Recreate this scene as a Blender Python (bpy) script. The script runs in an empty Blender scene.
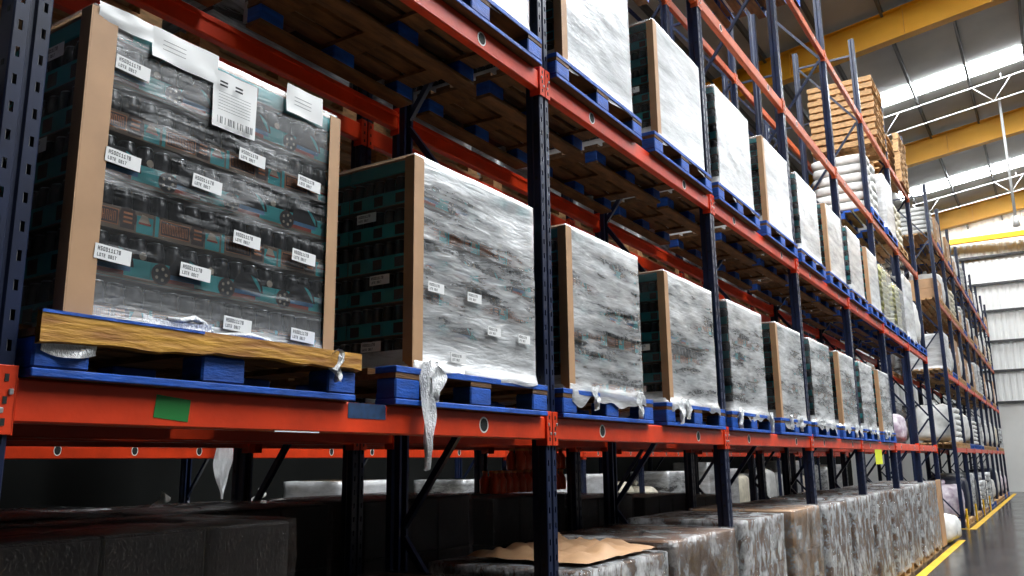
import bpy, math, random
from mathutils import Matrix, Vector, noise

random.seed(7)
scn = bpy.context.scene
COL = scn.collection

# ------------------------------------------------------------------ helpers
class MB:
    """collects boxes, prisms and tubes; build() links them as ONE mesh object"""
    def __init__(s):
        s.v = []; s.f = []; s.m = []; s.mats = []; s.sm = []
    def mi(s, mat):
        if mat not in s.mats: s.mats.append(mat)
        return s.mats.index(mat)
    def face(s, pts, mat, smooth=False):
        n = len(s.v); s.v += [tuple(p) for p in pts]
        s.f.append(tuple(range(n, n + len(pts)))); s.m.append(s.mi(mat)); s.sm.append(smooth)
    def box(s, x0, x1, y0, y1, z0, z1, mat, matz=None, rot=None, bev=0.0):
        mz = matz or mat
        if bev > 0:
            b = min(bev, (x1-x0)*.45, (y1-y0)*.45, (z1-z0)*.45)
            P = []
            for z, i in ((z0, b), (z0 + b, 0), (z1 - b, 0), (z1, b)):
                ring = [(x0+i+b*(i == 0), y0+i), (x1-i-b*(i == 0), y0+i), (x1-i, y0+i+b*(i == 0)), (x1-i, y1-i-b*(i == 0)),
                        (x1-i-b*(i == 0), y1-i), (x0+i+b*(i == 0), y1-i), (x0+i, y1-i-b*(i == 0)), (x0+i, y0+i+b*(i == 0))]
                P.append([(a, c, z) for a, c in ring])
            n = len(s.v)
            pts = [p for r in P for p in r]
            if rot: pts = [rot @ Vector(p) for p in pts]
            s.v += [tuple(p) for p in pts]
            a, c = s.mi(mat), s.mi(mz)
            for r in range(3):
                for k in range(8):
                    q = (k + 1) % 8
                    s.f.append((n+r*8+k, n+r*8+q, n+r*8+8+q, n+r*8+8+k)); s.m.append(a); s.sm.append(False)
            s.f.append(tuple(n + k for k in range(7, -1, -1))); s.m.append(c); s.sm.append(False)
            s.f.append(tuple(n + 24 + k for k in range(8))); s.m.append(c); s.sm.append(False)
            return s
        pts = [(x0,y0,z0),(x1,y0,z0),(x1,y1,z0),(x0,y1,z0),(x0,y0,z1),(x1,y0,z1),(x1,y1,z1),(x0,y1,z1)]
        if rot: pts = [tuple(rot @ Vector(p)) for p in pts]
        n = len(s.v); s.v += pts
        a, c = s.mi(mat), s.mi(mz)
        for q, m_ in (((3,2,1,0),c),((4,5,6,7),c),((0,1,5,4),a),((1,2,6,5),a),((2,3,7,6),a),((3,0,4,7),a)):
            s.f.append(tuple(n + k for k in q)); s.m.append(m_); s.sm.append(False)
        return s
    def bar(s, a, b, w, t, mat):
        a, b = Vector(a), Vector(b); d = (b - a); L = d.length; d.normalize()
        up = Vector((0, 1, 0)) if abs(d.y) < .9 else Vector((0, 0, 1))
        u = d.cross(up).normalized(); v = u.cross(d).normalized()
        n = len(s.v)
        for p in (a, b):
            for i, j in ((-1,-1),(1,-1),(1,1),(-1,1)):
                s.v.append(tuple(p + u*i*w/2 + v*j*t/2))
        k = s.mi(mat)
        for q in ((3,2,1,0),(4,5,6,7),(0,1,5,4),(1,2,6,5),(2,3,7,6),(3,0,4,7)):
            s.f.append(tuple(n + e for e in q)); s.m.append(k); s.sm.append(False)
        return s
    def lathe(s, cx, cy, prof, seg, mats, a0=0.0, a1=2*math.pi):
        full = abs(a1 - a0 - 2*math.pi) < 1e-6
        cols = seg if full else seg + 1
        n = len(s.v)
        for r, z in prof:
            for k in range(cols):
                a = a0 + (a1 - a0) * k / seg
                s.v.append((cx + r*math.cos(a), cy + r*math.sin(a), z))
        for i in range(len(prof) - 1):
            m_ = s.mi(mats[i] if isinstance(mats, (list, tuple)) else mats)
            for k in range(seg):
                q = (k + 1) % cols
                s.f.append((n+i*cols+k, n+i*cols+q, n+(i+1)*cols+q, n+(i+1)*cols+k)); s.m.append(m_); s.sm.append(True)
        return s
    def tube(s, pts, r, seg, mat):
        pts = [Vector(p) for p in pts]; n = len(s.v)
        for i, p in enumerate(pts):
            d = (pts[min(i+1, len(pts)-1)] - pts[max(i-1, 0)]).normalized()
            up = Vector((0, 0, 1)) if abs(d.z) < .9 else Vector((1, 0, 0))
            u = d.cross(up).normalized(); v = d.cross(u)
            rr = r[i] if isinstance(r, (list, tuple)) else r
            for k in range(seg):
                a = 2*math.pi*k/seg
                s.v.append(tuple(p + u*math.cos(a)*rr + v*math.sin(a)*rr))
        m_ = s.mi(mat)
        for i in range(len(pts)-1):
            for k in range(seg):
                q = (k+1) % seg
                s.f.append((n+i*seg+k, n+i*seg+q, n+(i+1)*seg+q, n+(i+1)*seg+k)); s.m.append(m_); s.sm.append(True)
        for e, rev in ((0, True), (len(pts)-1, False)):
            q = [n+e*seg+k for k in range(seg)]
            s.f.append(tuple(q[::-1] if rev else q)); s.m.append(m_); s.sm.append(False)
        return s
    def mesh(s, name):
        me = bpy.data.meshes.new(name)
        me.from_pydata(s.v, [], s.f)
        for m in s.mats: me.materials.append(m)
        me.polygons.foreach_set('material_index', s.m)
        me.polygons.foreach_set('use_smooth', s.sm)
        me.update()
        return me
    def build(s, name, parent=None, loc=(0,0,0)):
        return put(name, s.mesh(name), parent, loc)

def put(name, me, parent=None, loc=(0,0,0)):
    o = bpy.data.objects.new(name, me); COL.objects.link(o)
    o.location = loc
    if parent: o.parent = parent
    return o

def empty(name, loc=(0,0,0)):
    o = bpy.data.objects.new(name, None); COL.objects.link(o); o.location = loc
    o.empty_display_size = .1
    return o

def tag(o, label, cat, group=None, kind=None):
    o['label'] = label; o['category'] = cat
    if group: o['group'] = group
    if kind: o['kind'] = kind
    return o

KIDS = {}
def kids(o):
    return [c for c in o.children]
def copy_tree(o, loc=None, parent=None):
    c = o.copy(); COL.objects.link(c)
    if parent: c.parent = parent
    if loc is not None: c.location = loc
    for ch in kids(o): copy_tree(ch, None, c)
    return c

# ------------------------------------------------------------------ materials
def mat(name, col, rough=.5, metal=0.0, spec=None, bump=0, bscale=20, var=0, vscale=6, stretch=None, dirt=None, coat=0):
    m = bpy.data.materials.new(name); m.use_nodes = True
    nt = m.node_tree; p = nt.nodes['Principled BSDF']
    p.inputs['Base Color'].default_value = (*col, 1)
    p.inputs['Roughness'].default_value = rough
    p.inputs['Metallic'].default_value = metal
    if coat: p.inputs['Coat Weight'].default_value = coat
    if spec is not None: p.inputs['Specular IOR Level'].default_value = spec
    if bump or var or dirt:
        tc = nt.nodes.new('ShaderNodeTexCoord'); mp = nt.nodes.new('ShaderNodeMapping')
        nt.links.new(tc.outputs['Object'], mp.inputs['Vector'])
        if stretch: mp.inputs['Scale'].default_value = stretch
    if var or dirt:
        n = nt.nodes.new('ShaderNodeTexNoise'); n.inputs['Scale'].default_value = vscale; n.inputs['Detail'].default_value = 5
        nt.links.new(mp.outputs['Vector'], n.inputs['Vector'])
        r = nt.nodes.new('ShaderNodeValToRGB')
        d = dirt or tuple(c*(1-var) for c in col)
        r.color_ramp.elements[0].position = .35; r.color_ramp.elements[0].color = (*d, 1)
        r.color_ramp.elements[1].position = .65; r.color_ramp.elements[1].color = (*[min(1, c*(1+var*.4)) for c in col], 1)
        nt.links.new(n.outputs['Fac'], r.inputs['Fac'])
        nt.links.new(r.outputs['Color'], p.inputs['Base Color'])
    if bump:
        n2 = nt.nodes.new('ShaderNodeTexNoise'); n2.inputs['Scale'].default_value = bscale; n2.inputs['Detail'].default_value = 4
        nt.links.new(mp.outputs['Vector'], n2.inputs['Vector'])
        b = nt.nodes.new('ShaderNodeBump'); b.inputs['Strength'].default_value = bump; b.inputs['Distance'].default_value = .02
        nt.links.new(n2.outputs['Fac'], b.inputs['Height'])
        nt.links.new(b.outputs['Normal'], p.inputs['Normal'])
    return m

def emit(name, col, s):
    m = bpy.data.materials.new(name); m.use_nodes = True
    p = m.node_tree.nodes['Principled BSDF']
    p.inputs['Base Color'].default_value = (*col, 1)
    p.inputs['Emission Color'].default_value = (*col, 1); p.inputs['Emission Strength'].default_value = s
    return m

def film(name, lo, hi, fine=1.0, scale=(1.2, .8, 5.0), tint=(.86,.87,.88), edge=0.25, bump=.5, rough=.22, tilt=.10, thresh=(.35,.68), shine=.5):
    """stretch film: clear where it is one layer thin, milky where layers wrinkle together"""
    m = bpy.data.materials.new(name); m.use_nodes = True
    nt = m.node_tree; N = nt.nodes; Lk = nt.links
    p = N['Principled BSDF']; out = N['Material Output']
    p.inputs['Base Color'].default_value = (*tint, 1); p.inputs['Roughness'].default_value = rough
    p.inputs['Specular IOR Level'].default_value = .5
    tc = N.new('ShaderNodeTexCoord'); mp = N.new('ShaderNodeMapping')
    oi = N.new('ShaderNodeObjectInfo')
    Lk.new(tc.outputs['Object'], mp.inputs['Vector'])
    mp.inputs['Scale'].default_value = scale; mp.inputs['Rotation'].default_value = (tilt, 0, 0)
    add = N.new('ShaderNodeVectorMath'); add.operation = 'MULTIPLY_ADD'
    add.inputs[1].default_value = (1,1,1)
    rv = N.new('ShaderNodeMath'); rv.operation = 'MULTIPLY'; rv.inputs[1].default_value = 57.0
    Lk.new(oi.outputs['Random'], rv.inputs[0]); Lk.new(mp.outputs['Vector'], add.inputs[0]); Lk.new(rv.outputs[0], add.inputs[2])
    n1 = N.new('ShaderNodeTexNoise'); n1.inputs['Scale'].default_value = 1.5; n1.inputs['Detail'].default_value = 5
    n1.inputs['Roughness'].default_value = .55; n1.inputs['Distortion'].default_value = .35
    Lk.new(add.outputs[0], n1.inputs['Vector'])
    r = N.new('ShaderNodeMapRange'); r.inputs['From Min'].default_value = thresh[0]; r.inputs['From Max'].default_value = thresh[1]
    r.inputs['To Min'].default_value = lo; r.inputs['To Max'].default_value = hi
    nf_ = N.new('ShaderNodeTexNoise'); nf_.inputs['Scale'].default_value = 6.5; nf_.inputs['Detail'].default_value = 6
    nf_.inputs['Roughness'].default_value = .65; nf_.inputs['Distortion'].default_value = .8
    Lk.new(add.outputs[0], nf_.inputs['Vector'])
    mx = N.new('ShaderNodeMix'); mx.inputs[0].default_value = .33
    Lk.new(n1.outputs['Fac'], mx.inputs[2]); Lk.new(nf_.outputs['Fac'], mx.inputs[3])
    Lk.new(mx.outputs[0], r.inputs['Value'])
    # extra turns of film at the foot and the head of the load
    sx = N.new('ShaderNodeSeparateXYZ'); Lk.new(tc.outputs['Generated'], sx.inputs[0])
    cv = N.new('ShaderNodeValToRGB'); e = cv.color_ramp.elements
    e[0].position = 0; e[0].color = (1,1,1,1); e[1].position = 1; e[1].color = (1,1,1,1)
    for pos, v in ((.10,.75),(.2,.12),(.68,.0),(.86,.45)):
        k = e.new(pos); k.color = (v,v,v,1)
    Lk.new(sx.outputs['Z'], cv.inputs['Fac'])
    ed = N.new('ShaderNodeMath'); ed.operation = 'MULTIPLY_ADD'; ed.inputs[1].default_value = edge; ed.use_clamp = True
    Lk.new(cv.outputs['Color'], ed.inputs[0]); Lk.new(r.outputs[0], ed.inputs[2])
    # fine creases
    n2 = N.new('ShaderNodeTexNoise'); n2.inputs['Scale'].default_value = 9*fine; n2.inputs['Detail'].default_value = 6
    n2.inputs['Distortion'].default_value = 1.2
    Lk.new(add.outputs[0], n2.inputs['Vector'])
    b = N.new('ShaderNodeBump'); b.inputs['Strength'].default_value = bump; b.inputs['Distance'].default_value = .02
    Lk.new(n2.outputs['Fac'], b.inputs['Height'])
    Lk.new(b.outputs['Normal'], p.inputs['Normal'])
    tr = N.new('ShaderNodeBsdfTransparent'); tr.inputs['Color'].default_value = (.97,.97,.98,1)
    gl = N.new('ShaderNodeBsdfGlossy'); gl.inputs['Roughness'].default_value = .18; Lk.new(b.outputs['Normal'], gl.inputs['Normal'])
    lw = N.new('ShaderNodeFresnel'); lw.inputs['IOR'].default_value = 1.22; Lk.new(b.outputs['Normal'], lw.inputs['Normal'])
    m1 = N.new('ShaderNodeMixShader'); Lk.new(lw.outputs[0], m1.inputs[0]); Lk.new(tr.outputs[0], m1.inputs[1]); Lk.new(gl.outputs[0], m1.inputs[2])
    m2 = N.new('ShaderNodeMixShader'); gm = N.new('ShaderNodeBsdfGlossy'); gm.inputs['Roughness'].default_value = .42; gm.inputs['Color'].default_value = (*tint, 1); Lk.new(b.outputs['Normal'], gm.inputs['Normal'])
    m3 = N.new('ShaderNodeMixShader'); m3.inputs[0].default_value = shine; Lk.new(p.outputs[0], m3.inputs[1]); Lk.new(gm.outputs[0], m3.inputs[2])
    Lk.new(ed.outputs[0], m2.inputs[0]); Lk.new(m1.outputs[0], m2.inputs[1]); Lk.new(m3.outputs[0], m2.inputs[2])
    Lk.new(m2.outputs[0], out.inputs['Surface'])
    return m

M = {}
M['navy'] = mat('navy_paint', (.007,.014,.045), .35, var=.35, vscale=5)
M['orange'] = mat('orange_paint', (.76,.048,.006), .42, var=.22, vscale=4, bump=.05, bscale=40)
M['dull_orange'] = mat('dull_orange_paint', (.50,.085,.020), .5, var=.25, vscale=5)  # duller orange for the beams of the upper levels
M['blue'] = mat('blue_paint', (.003,.085,.46), .55, var=.35, vscale=9, bump=.25, bscale=30, stretch=(1,1,4))
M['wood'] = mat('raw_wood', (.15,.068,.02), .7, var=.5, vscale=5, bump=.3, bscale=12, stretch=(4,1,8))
M['yellow_wood'] = mat('split_yellow_wood', (.56,.29,.035), .65, var=.35, vscale=6, bump=.3, bscale=12, stretch=(4,1,7), dirt=(.32,.13,.02))
M['pale_wood'] = mat('pale_pallet_wood', (.58,.34,.15), .7, var=.35, vscale=7, stretch=(2,2,8))
M['kraft'] = mat('kraft_board', (.50,.29,.15), .6, var=.15, vscale=5)
M['brown'] = mat('brown_carton', (.20,.095,.042), .65, var=.2, vscale=4)
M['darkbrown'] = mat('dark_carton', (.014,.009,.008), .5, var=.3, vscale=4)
M['black'] = mat('can_black', (.010,.011,.014), .28)
M['core'] = mat('dark_stock', (.012,.012,.014), .6)
M['lid'] = mat('can_lid', (.55,.56,.58), .3, metal=.9)
M['teal'] = mat('tray_teal', (.04,.40,.42), .45)
M['skyblue'] = mat('tray_blue', (.07,.22,.42), .45)
M['tan'] = mat('tray_tan', (.20,.14,.09), .5)
M['label_brown'] = mat('tray_brown', (.045,.022,.016), .5)
M['copper'] = mat('tray_copper', (.62,.22,.08), .45)
M['cream'] = mat('tray_cream', (.5,.43,.33), .5)
M['red'] = mat('tray_red', (.36,.06,.035), .5)
M['paper'] = mat('white_paper', (.86,.86,.85), .6)
M['ink'] = mat('print_ink', (.05,.05,.055), .6)
M['steel'] = mat('zinc_steel', (.6,.6,.6), .35, metal=.85)
M['white'] = mat('white_rim', (.85,.85,.82), .5)
M['hole'] = mat('dark_hole', (.006,.010,.008), .7)
M['green'] = mat('green_sticker', (.012,.20,.035), .5)
M['bluetape'] = mat('blue_smear', (.015,.05,.13), .5, var=.4, vscale=30)
M['yellow'] = mat('yellow_paint', (.85,.50,.012), .5, var=.2, vscale=3)
M['rafter'] = mat('yellow_rafter_paint', (1.0,.46,.004), .45, var=.12, vscale=.8)
M['film_clear'] = film('film_clear', .0, .62, scale=(1.2,.8,7.0), edge=.28, bump=.2, thresh=(.52,.74))
M['film_side'] = film('film_side', .0, .16, scale=(1.2,1.2,5.0), edge=.10, bump=.15, thresh=(.42,.75))
M['film_mid'] = film('film_mid', .0, .85, edge=.5, bump=.25, thresh=(.42,.64))
M['film_milky'] = film('film_milky', .06, .92, edge=.35, bump=.25, thresh=(.40,.62), tint=(.84,.85,.86))
M['film_white'] = film('film_white', .40, .88, edge=.2, bump=.25, thresh=(.34,.62), shine=.25, tint=(.78,.79,.80))
M['film_loose'] = film('film_loose', .0, .75, fine=1.6, scale=(3,3,3), edge=.05, bump=.6, rough=.15, thresh=(.46,.70))
M['film_crinkle'] = film('film_crinkle', .0, .78, fine=2.4, scale=(6,6,4), edge=.05, bump=1.0, rough=.15, thresh=(.41,.63))
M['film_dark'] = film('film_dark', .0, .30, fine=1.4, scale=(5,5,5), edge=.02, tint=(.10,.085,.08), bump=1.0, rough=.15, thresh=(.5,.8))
M['scrap'] = film('film_scrap', .62, 1.0, fine=2, scale=(8,8,3), edge=0, bump=.8, thresh=(.35,.6))
M['bag'] = mat('white_sack', (.78,.77,.74), .55, var=.18, vscale=6, bump=.5, bscale=9)
M['bag_cream'] = mat('cream_sack', (.72,.66,.52), .6, var=.2, vscale=6, bump=.5, bscale=9)
M['bag_yg'] = mat('yellow_green_sack', (.58,.55,.10), .5, var=.35, vscale=5, bump=.5, bscale=12, dirt=(.62,.60,.42))
M['tarp'] = mat('navy_tarp', (.012,.014,.03), .5, bump=.4, bscale=7)
M['pinkbag'] = mat('pink_print_sack', (.70,.64,.67), .5, var=.3, vscale=6, bump=.4, bscale=9, dirt=(.38,.28,.36))
M['orangecap'] = mat('orange_cap', (.9,.30,.10), .4)
M['amber'] = mat('amber_bottle', (.75,.10,.03), .3)
M['sign'] = mat('lime_yellow_card', (.80,.85,.02), .5)
M['conduit'] = mat('white_pipe', (.8,.8,.78), .5)

# ------------------------------------------------------------------ camera
f = 840.3; p = .2046; psi = .5665; ro = -.0127
F = Vector((-math.sin(psi)*math.cos(p), math.cos(psi)*math.cos(p), math.sin(p)))
R0 = Vector((math.cos(psi), math.sin(psi), 0)); U0 = R0.cross(F)
Rv = R0*math.cos(ro) + U0*math.sin(ro); Uv = Rv.cross(F)
cam = bpy.data.cameras.new('camera'); co = bpy.data.objects.new('camera', cam); COL.objects.link(co)
cam.sensor_width = 36; cam.lens = f*36/1024; cam.clip_end = 200; cam.clip_start = .05
m4 = Matrix((( Rv.x, Uv.x, -F.x, 2.15), (Rv.y, Uv.y, -F.y, 0), (Rv.z, Uv.z, -F.z, 1.72), (0,0,0,1)))
co.matrix_world = m4
scn.camera = co

# ------------------------------------------------------------------ the building
def structure(o): o['kind'] = 'structure'; return o
def floor_mat():
    m = mat('polished_concrete', (.13,.13,.125), .2)
    nt = m.node_tree; N = nt.nodes; p_ = N['Principled BSDF']
    tc = N.new('ShaderNodeTexCoord')
    n = N.new('ShaderNodeTexNoise'); n.inputs['Scale'].default_value = .9; n.inputs['Detail'].default_value = 8
    nt.links.new(tc.outputs['Object'], n.inputs['Vector'])
    r = N.new('ShaderNodeValToRGB'); r.color_ramp.elements[0].color = (.010,.010,.010,1); r.color_ramp.elements[1].color = (.036,.0355,.034,1)
    r.color_ramp.elements[0].position = .3; r.color_ramp.elements[1].position = .7
    nt.links.new(n.outputs['Fac'], r.inputs['Fac']); nt.links.new(r.outputs[0], p_.inputs['Base Color'])
    r2 = N.new('ShaderNodeMapRange'); r2.inputs['To Min'].default_value = .08; r2.inputs['To Max'].default_value = .3
    nt.links.new(n.outputs['Fac'], r2.inputs['Value']); nt.links.new(r2.outputs[0], p_.inputs['Roughness'])
    return m
XL, XR, YB, YE = -7.4, 15.0, -9.0, 49.0
structure(MB().box(XL, XR, YB, YE, -.2, 0, floor_mat()).build('floor'))

def corrugated(name, a, b, z0, z1, pitch, depth, material, nrm):
    """ribbed sheet wall from a to b (xy), ribs vertical"""
    mb = MB(); a, b = Vector((*a, 0)), Vector((*b, 0)); d = b - a; L = d.length; d.normalize(); nv = Vector((*nrm, 0))
    n = int(L/pitch); pts = []
    for i in range(n):
        for t, h in ((0,0),(.3,0),(.42,1),(.88,1)):
            pts.append(a + d*((i+t)*pitch) + nv*h*depth)
    pts.append(a + d*n*pitch)
    for i in range(len(pts)-1):
        p0, p1 = pts[i], pts[i+1]
        mb.face([(p0.x,p0.y,z0),(p1.x,p1.y,z0),(p1.x,p1.y,z1),(p0.x,p0.y,z1)], material)
    return structure(mb.build(name))
wall_white = mat('white_sheeting', (.88,.88,.86), .5, var=.06, vscale=.6)
wall_grey = mat('lower_sheeting', (.84,.83,.80), .5, var=.08, vscale=.6)
roof_at = lambda x: 13.75 + .14*x
corrugated('wall_end', (XL, YE), (XR, YE), 4.4, 16.0, .30, .05, wall_white, (0,-1))
structure(MB().box(XL, XR, YE-.02, YE+.15, 0, 4.4, wall_grey).build('wall_end_base'))
girt = mat('wall_girt_grey', (.05,.05,.05), .6)
for i, z in enumerate((4.35, 5.92, 7.42, 8.98, 10.4, 11.84)):
    structure(MB().box(XL, XR, YE-.16, YE-.055, z-.06, z+.06, girt).build('trim_%d' % (i+1)))
dark_wall = mat('dark_block_wall', (.009,.0095,.009), .9, spec=.05, var=.2, vscale=1)
structure(MB().box(XL-.2, XL, YB, YE, 0, 14, dark_wall).build('wall_left'))
side_wall = mat('side_wall_grey', (.03,.03,.03), .7)
structure(MB().box(XR, XR+.2, YB, YE, 0, 16.2, side_wall).build('wall_right'))
structure(MB().box(XL, XR, YB-.2, YB, 0, 16.2, dark_wall).build('wall_front'))
# roof sheets, with translucent strips let into them across the slope
roof_mat = mat('roof_sheeting_grey', (.62,.61,.58), .6, var=.18, vscale=.5)
strip_mat = emit('translucent_roof_sheet', (.93,.97,1.0), 30.0)
STRIPS = [(4.5, 2.2), (9.0, 2.2), (16.3, 2.2), (29.15, 1.0), (40.5, 1.2), (47.3, .9)]  # first three strips are out of view, added to light the rack fronts
mb = MB(); y = YB
def slab(mb_, x0, x1, y0, y1, material, t=.06, lift=0):
    a, b = roof_at(x0)+lift, roof_at(x1)+lift
    pts = [(x0,y0,a),(x1,y0,b),(x1,y1,b),(x0,y1,a)]
    mb_.face(pts[::-1], material); mb_.face([(px,py,pz+t) for px,py,pz in pts], material)
for yc, w in STRIPS:
    slab(mb, XL, XR, y, yc-w/2, roof_mat)
    slab(mb, XL, -2.6, yc-w/2, yc+w/2, roof_mat)
    y = yc + w/2
slab(mb, XL, XR, y, YE, roof_mat)
structure(mb.build('ceiling'))
for i, (yc, w) in enumerate(STRIPS):
    s_ = MB(); slab(s_, -2.6, XR, yc-w/2, yc+w/2, strip_mat, lift=-.05)
    structure(s_.build('window_%d' % (i+1)))
# purlins along the hall and yellow rafters across it
purlin = mat('purlin_grey', (.10,.10,.098), .5)
k = 0
for i in range(14):
    x = -6.9 + i*1.6
    z = roof_at(x)
    structure(MB().box(x-.035, x+.035, YB, YE, z-.24, z-.015, purlin).build('trim_%d' % (7+i)))
def rafter(yc, zoff, name, depth=.85):
    mb = MB()
    L = (XL, XR); bot = lambda x: 12.72 + .14*x + zoff
    def prism(y0, y1, za, zb):
        v = [(L[0],y0,bot(L[0])+za),(L[1],y0,bot(L[1])+za),(L[1],y0,bot(L[1])+zb),(L[0],y0,bot(L[0])+zb)]
        w = [(a, y1, c) for a, _, c in v]
        mb.face(v, M['rafter']); mb.face(w[::-1], M['rafter'])
        for i in range(4):
            j = (i+1) % 4
            mb.face([v[i], w[i], w[j], v[j]], M['rafter'])
    prism(yc-.02, yc+.02, .03, depth-.03)
    prism(yc-.16, yc+.16, 0, .03); prism(yc-.16, yc+.16, depth-.03, depth)
    for x in range(int(L[0])+1, int(L[1]), 3):
        z = bot(x)
        mb.box(x-.012, x+.012, yc-.15, yc+.15, z+.03, z+depth-.03, M['rafter'])
    return structure(mb.build(name))
for i, (yc, zo) in enumerate(((1.5,0),(12.3,0),(23.1,0),(33.7,0),(44.6,0))):
    rafter(yc, zo, 'trim_%d' % (30+i))
structure(MB().box(XL, XR, 48.3, 48.6, 12.6, 12.85, M['rafter']).build('trim_36'))

# thin white trusses / rods under the translucent strips and the drop pipe
def truss(yc, name, label, lift):
    o = empty(name, (0, yc, 0))
    a, b = -2.2, 9.0
    for nm, dy, dz in (('top_rod', .75, -.35), ('bottom_rod', .95, -.95)):
        z = lambda x: roof_at(x) + dz + lift
        MB().tube([(a,dy,z(a)),(b,dy,z(b))], .022, 6, M['conduit']).build(nm, o)
    n = 10
    for i in range(n):
        x0 = a + (b-a)*i/n; x1 = a + (b-a)*(i+.5)/n; x2 = a + (b-a)*(i+1)/n
        za, zb = (lambda x: roof_at(x)-.35+lift), (lambda x: roof_at(x)-.95+lift)
        if i % 3 == 0:
            for q in ([(x0,.75,za(x0)),(x1,.95,zb(x1))], [(x1,.95,zb(x1)),(x2,.75,za(x2))]):
                MB().tube(q, .013, 5, M['conduit']).build('web', o)
    for xh in (-1.6, 2.0, 5.5):
        MB().tube([(xh,.75,roof_at(xh)-.35+lift),(xh,.75,roof_at(xh)-.17)], .015, 5, M['conduit']).build('hanger', o)
    return tag(o, label, 'truss')
truss(29.1, 'rod_truss', 'thin white lattice truss below the nearer bright roof strip', 0)
truss(40.6, 'rod_truss', 'thin white lattice truss below the farther bright roof strip', 0)
o = empty('drop_pipe', (1.85, 32, 0))
MB().tube([(0,0,9.6),(0,0,roof_at(1.85)-.005)], .045, 8, M['conduit']).build('pipe', o)
MB().tube([(0,0,9.25),(0,0,9.6)], [.12,.06], 8, M['conduit']).build('lamp_head', o)
tag(o, 'thin white vertical pipe hanging from the roof at the right', 'pipe')

# ------------------------------------------------------------------ pallet racking
PITCH = 2.7; Y0 = 1.04
POSTY = [Y0 + PITCH*k for k in range(8)]
LV = [1.83, 3.71, 5.55, 7.31]; BH = .112
ORD = ['first','second','third','fourth','fifth','sixth','seventh','eighth','ninth','tenth','eleventh','twelfth','thirteenth','fourteenth']
LVN = ['lowest','second','third','top']
TOP = 8.85

def post_mesh():
    """open navy upright: front face with two columns of real slots, side flanges, back lips (front at x=0, y centred)"""
    mb = MB(); w = .05; d = .09
    prof = [(-w,-.004),(-.046,0),(-.036,0),(-.024,0),(-.010,0),(-.005,-.009),(.005,-.009),(.010,0),(.024,0),(.036,0),(.046,0),(w,-.004)]
    pz = .0762; nz = int(TOP/pz); H = nz*pz
    for j in range(len(prof)-1):
        (ya, xa), (yb, xb) = prof[j], prof[j+1]
        if j not in (2, 8):
            mb.face([(xa,ya,0),(xb,yb,0),(xb,yb,H),(xa,ya,H)], M['navy']); continue
        for i in range(nz):
            z0 = i*pz; za = z0 + .024; zb = z0 + .052; z1 = z0 + pz
            mb.face([(0,ya,z0),(0,yb,z0),(0,yb,za),(0,ya,za)], M['navy'])
            mb.face([(0,ya,zb),(0,yb,zb),(0,yb,z1),(0,ya,z1)], M['navy'])
            # keyhole slot: slanted bright punched flank
            mb.face([(0,ya,za),(-.005,ya+.004,za),(-.005,ya+.004,zb),(0,ya,zb)], M['steel'])
            mb.face([(0,yb,za),(-.005,yb,za),(-.005,yb,zb),(0,yb,zb)], M['navy'])
    for s in (-1, 1):
        mb.face([(-.004,s*w,0),(-d*.45,s*w,0),(-d*.45,s*w,H),(-.004,s*w,H)], M['navy'])
        mb.face([(-d*.45,s*w,0),(-d*.62,s*w*.8,0),(-d*.62,s*w*.8,H),(-d*.45,s*w,H)], M['navy'])
        mb.face([(-d*.62,s*w*.8,0),(-d,s*w*.8,0),(-d,s*w*.8,H),(-d*.62,s*w*.8,H)], M['navy'])
        mb.face([(-d,s*w*.8,0),(-d,s*w*.45,0),(-d,s*w*.45,H),(-d,s*w*.8,H)], M['navy'])
        # punched dots on the flank
    for i in range(2, int(H/.1524)):
        z = i*.1524
        for s in (-1, 1):
            mb.box(-.034, -.020, s*(w+.0006)-.0005, s*(w+.0006)+.0005, z, z+.016, M['red'] if s < 0 and False else M['hole'])
    return mb.mesh('post')
POST = post_mesh()
FOOT = MB().box(-.12, .03, -.07, .07, 0, .008, M['navy']).box(-.005, .015, -.06, -.045, .008, .03, M['steel']).box(-.005, .015, .045, .06, .008, .03, M['steel']).mesh('foot_plate')
def brace_mesh(a, b):
    return MB().bar(a, b, .035, .03, M['navy']).mesh('brace')
DX = .955
BR = []
zs = [.25, 1.35, 2.55, 3.75, 4.95, 6.15, 7.35, 8.55]
xf, xr = -.095, -DX + .005
for z in zs[:1] + zs[-1:]: BR.append(brace_mesh((xf,0,z),(xr,0,z)))
for i in range(len(zs)-1):
    BR.append(brace_mesh((xf,0,zs[i]+.03),(xr,0,zs[i+1]-.03)) if i % 2 == 0 else brace_mesh((xr,0,zs[i]+.03),(xf,0,zs[i+1]-.03)))
def frame(x, y, label, group):
    o = empty('rack_upright_frame', (x, y, 0))
    put('front_post', POST, o)
    r = put('rear_post', POST, o, (-DX-.09, 0, 0)); r.scale = (-1, 1, 1)
    put('foot_plate', FOOT, o); put('foot_plate', FOOT, o, (-DX, 0, 0))
    for b in BR: put('brace', b, o)
    return tag(o, label, 'rack frame', group)

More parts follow.
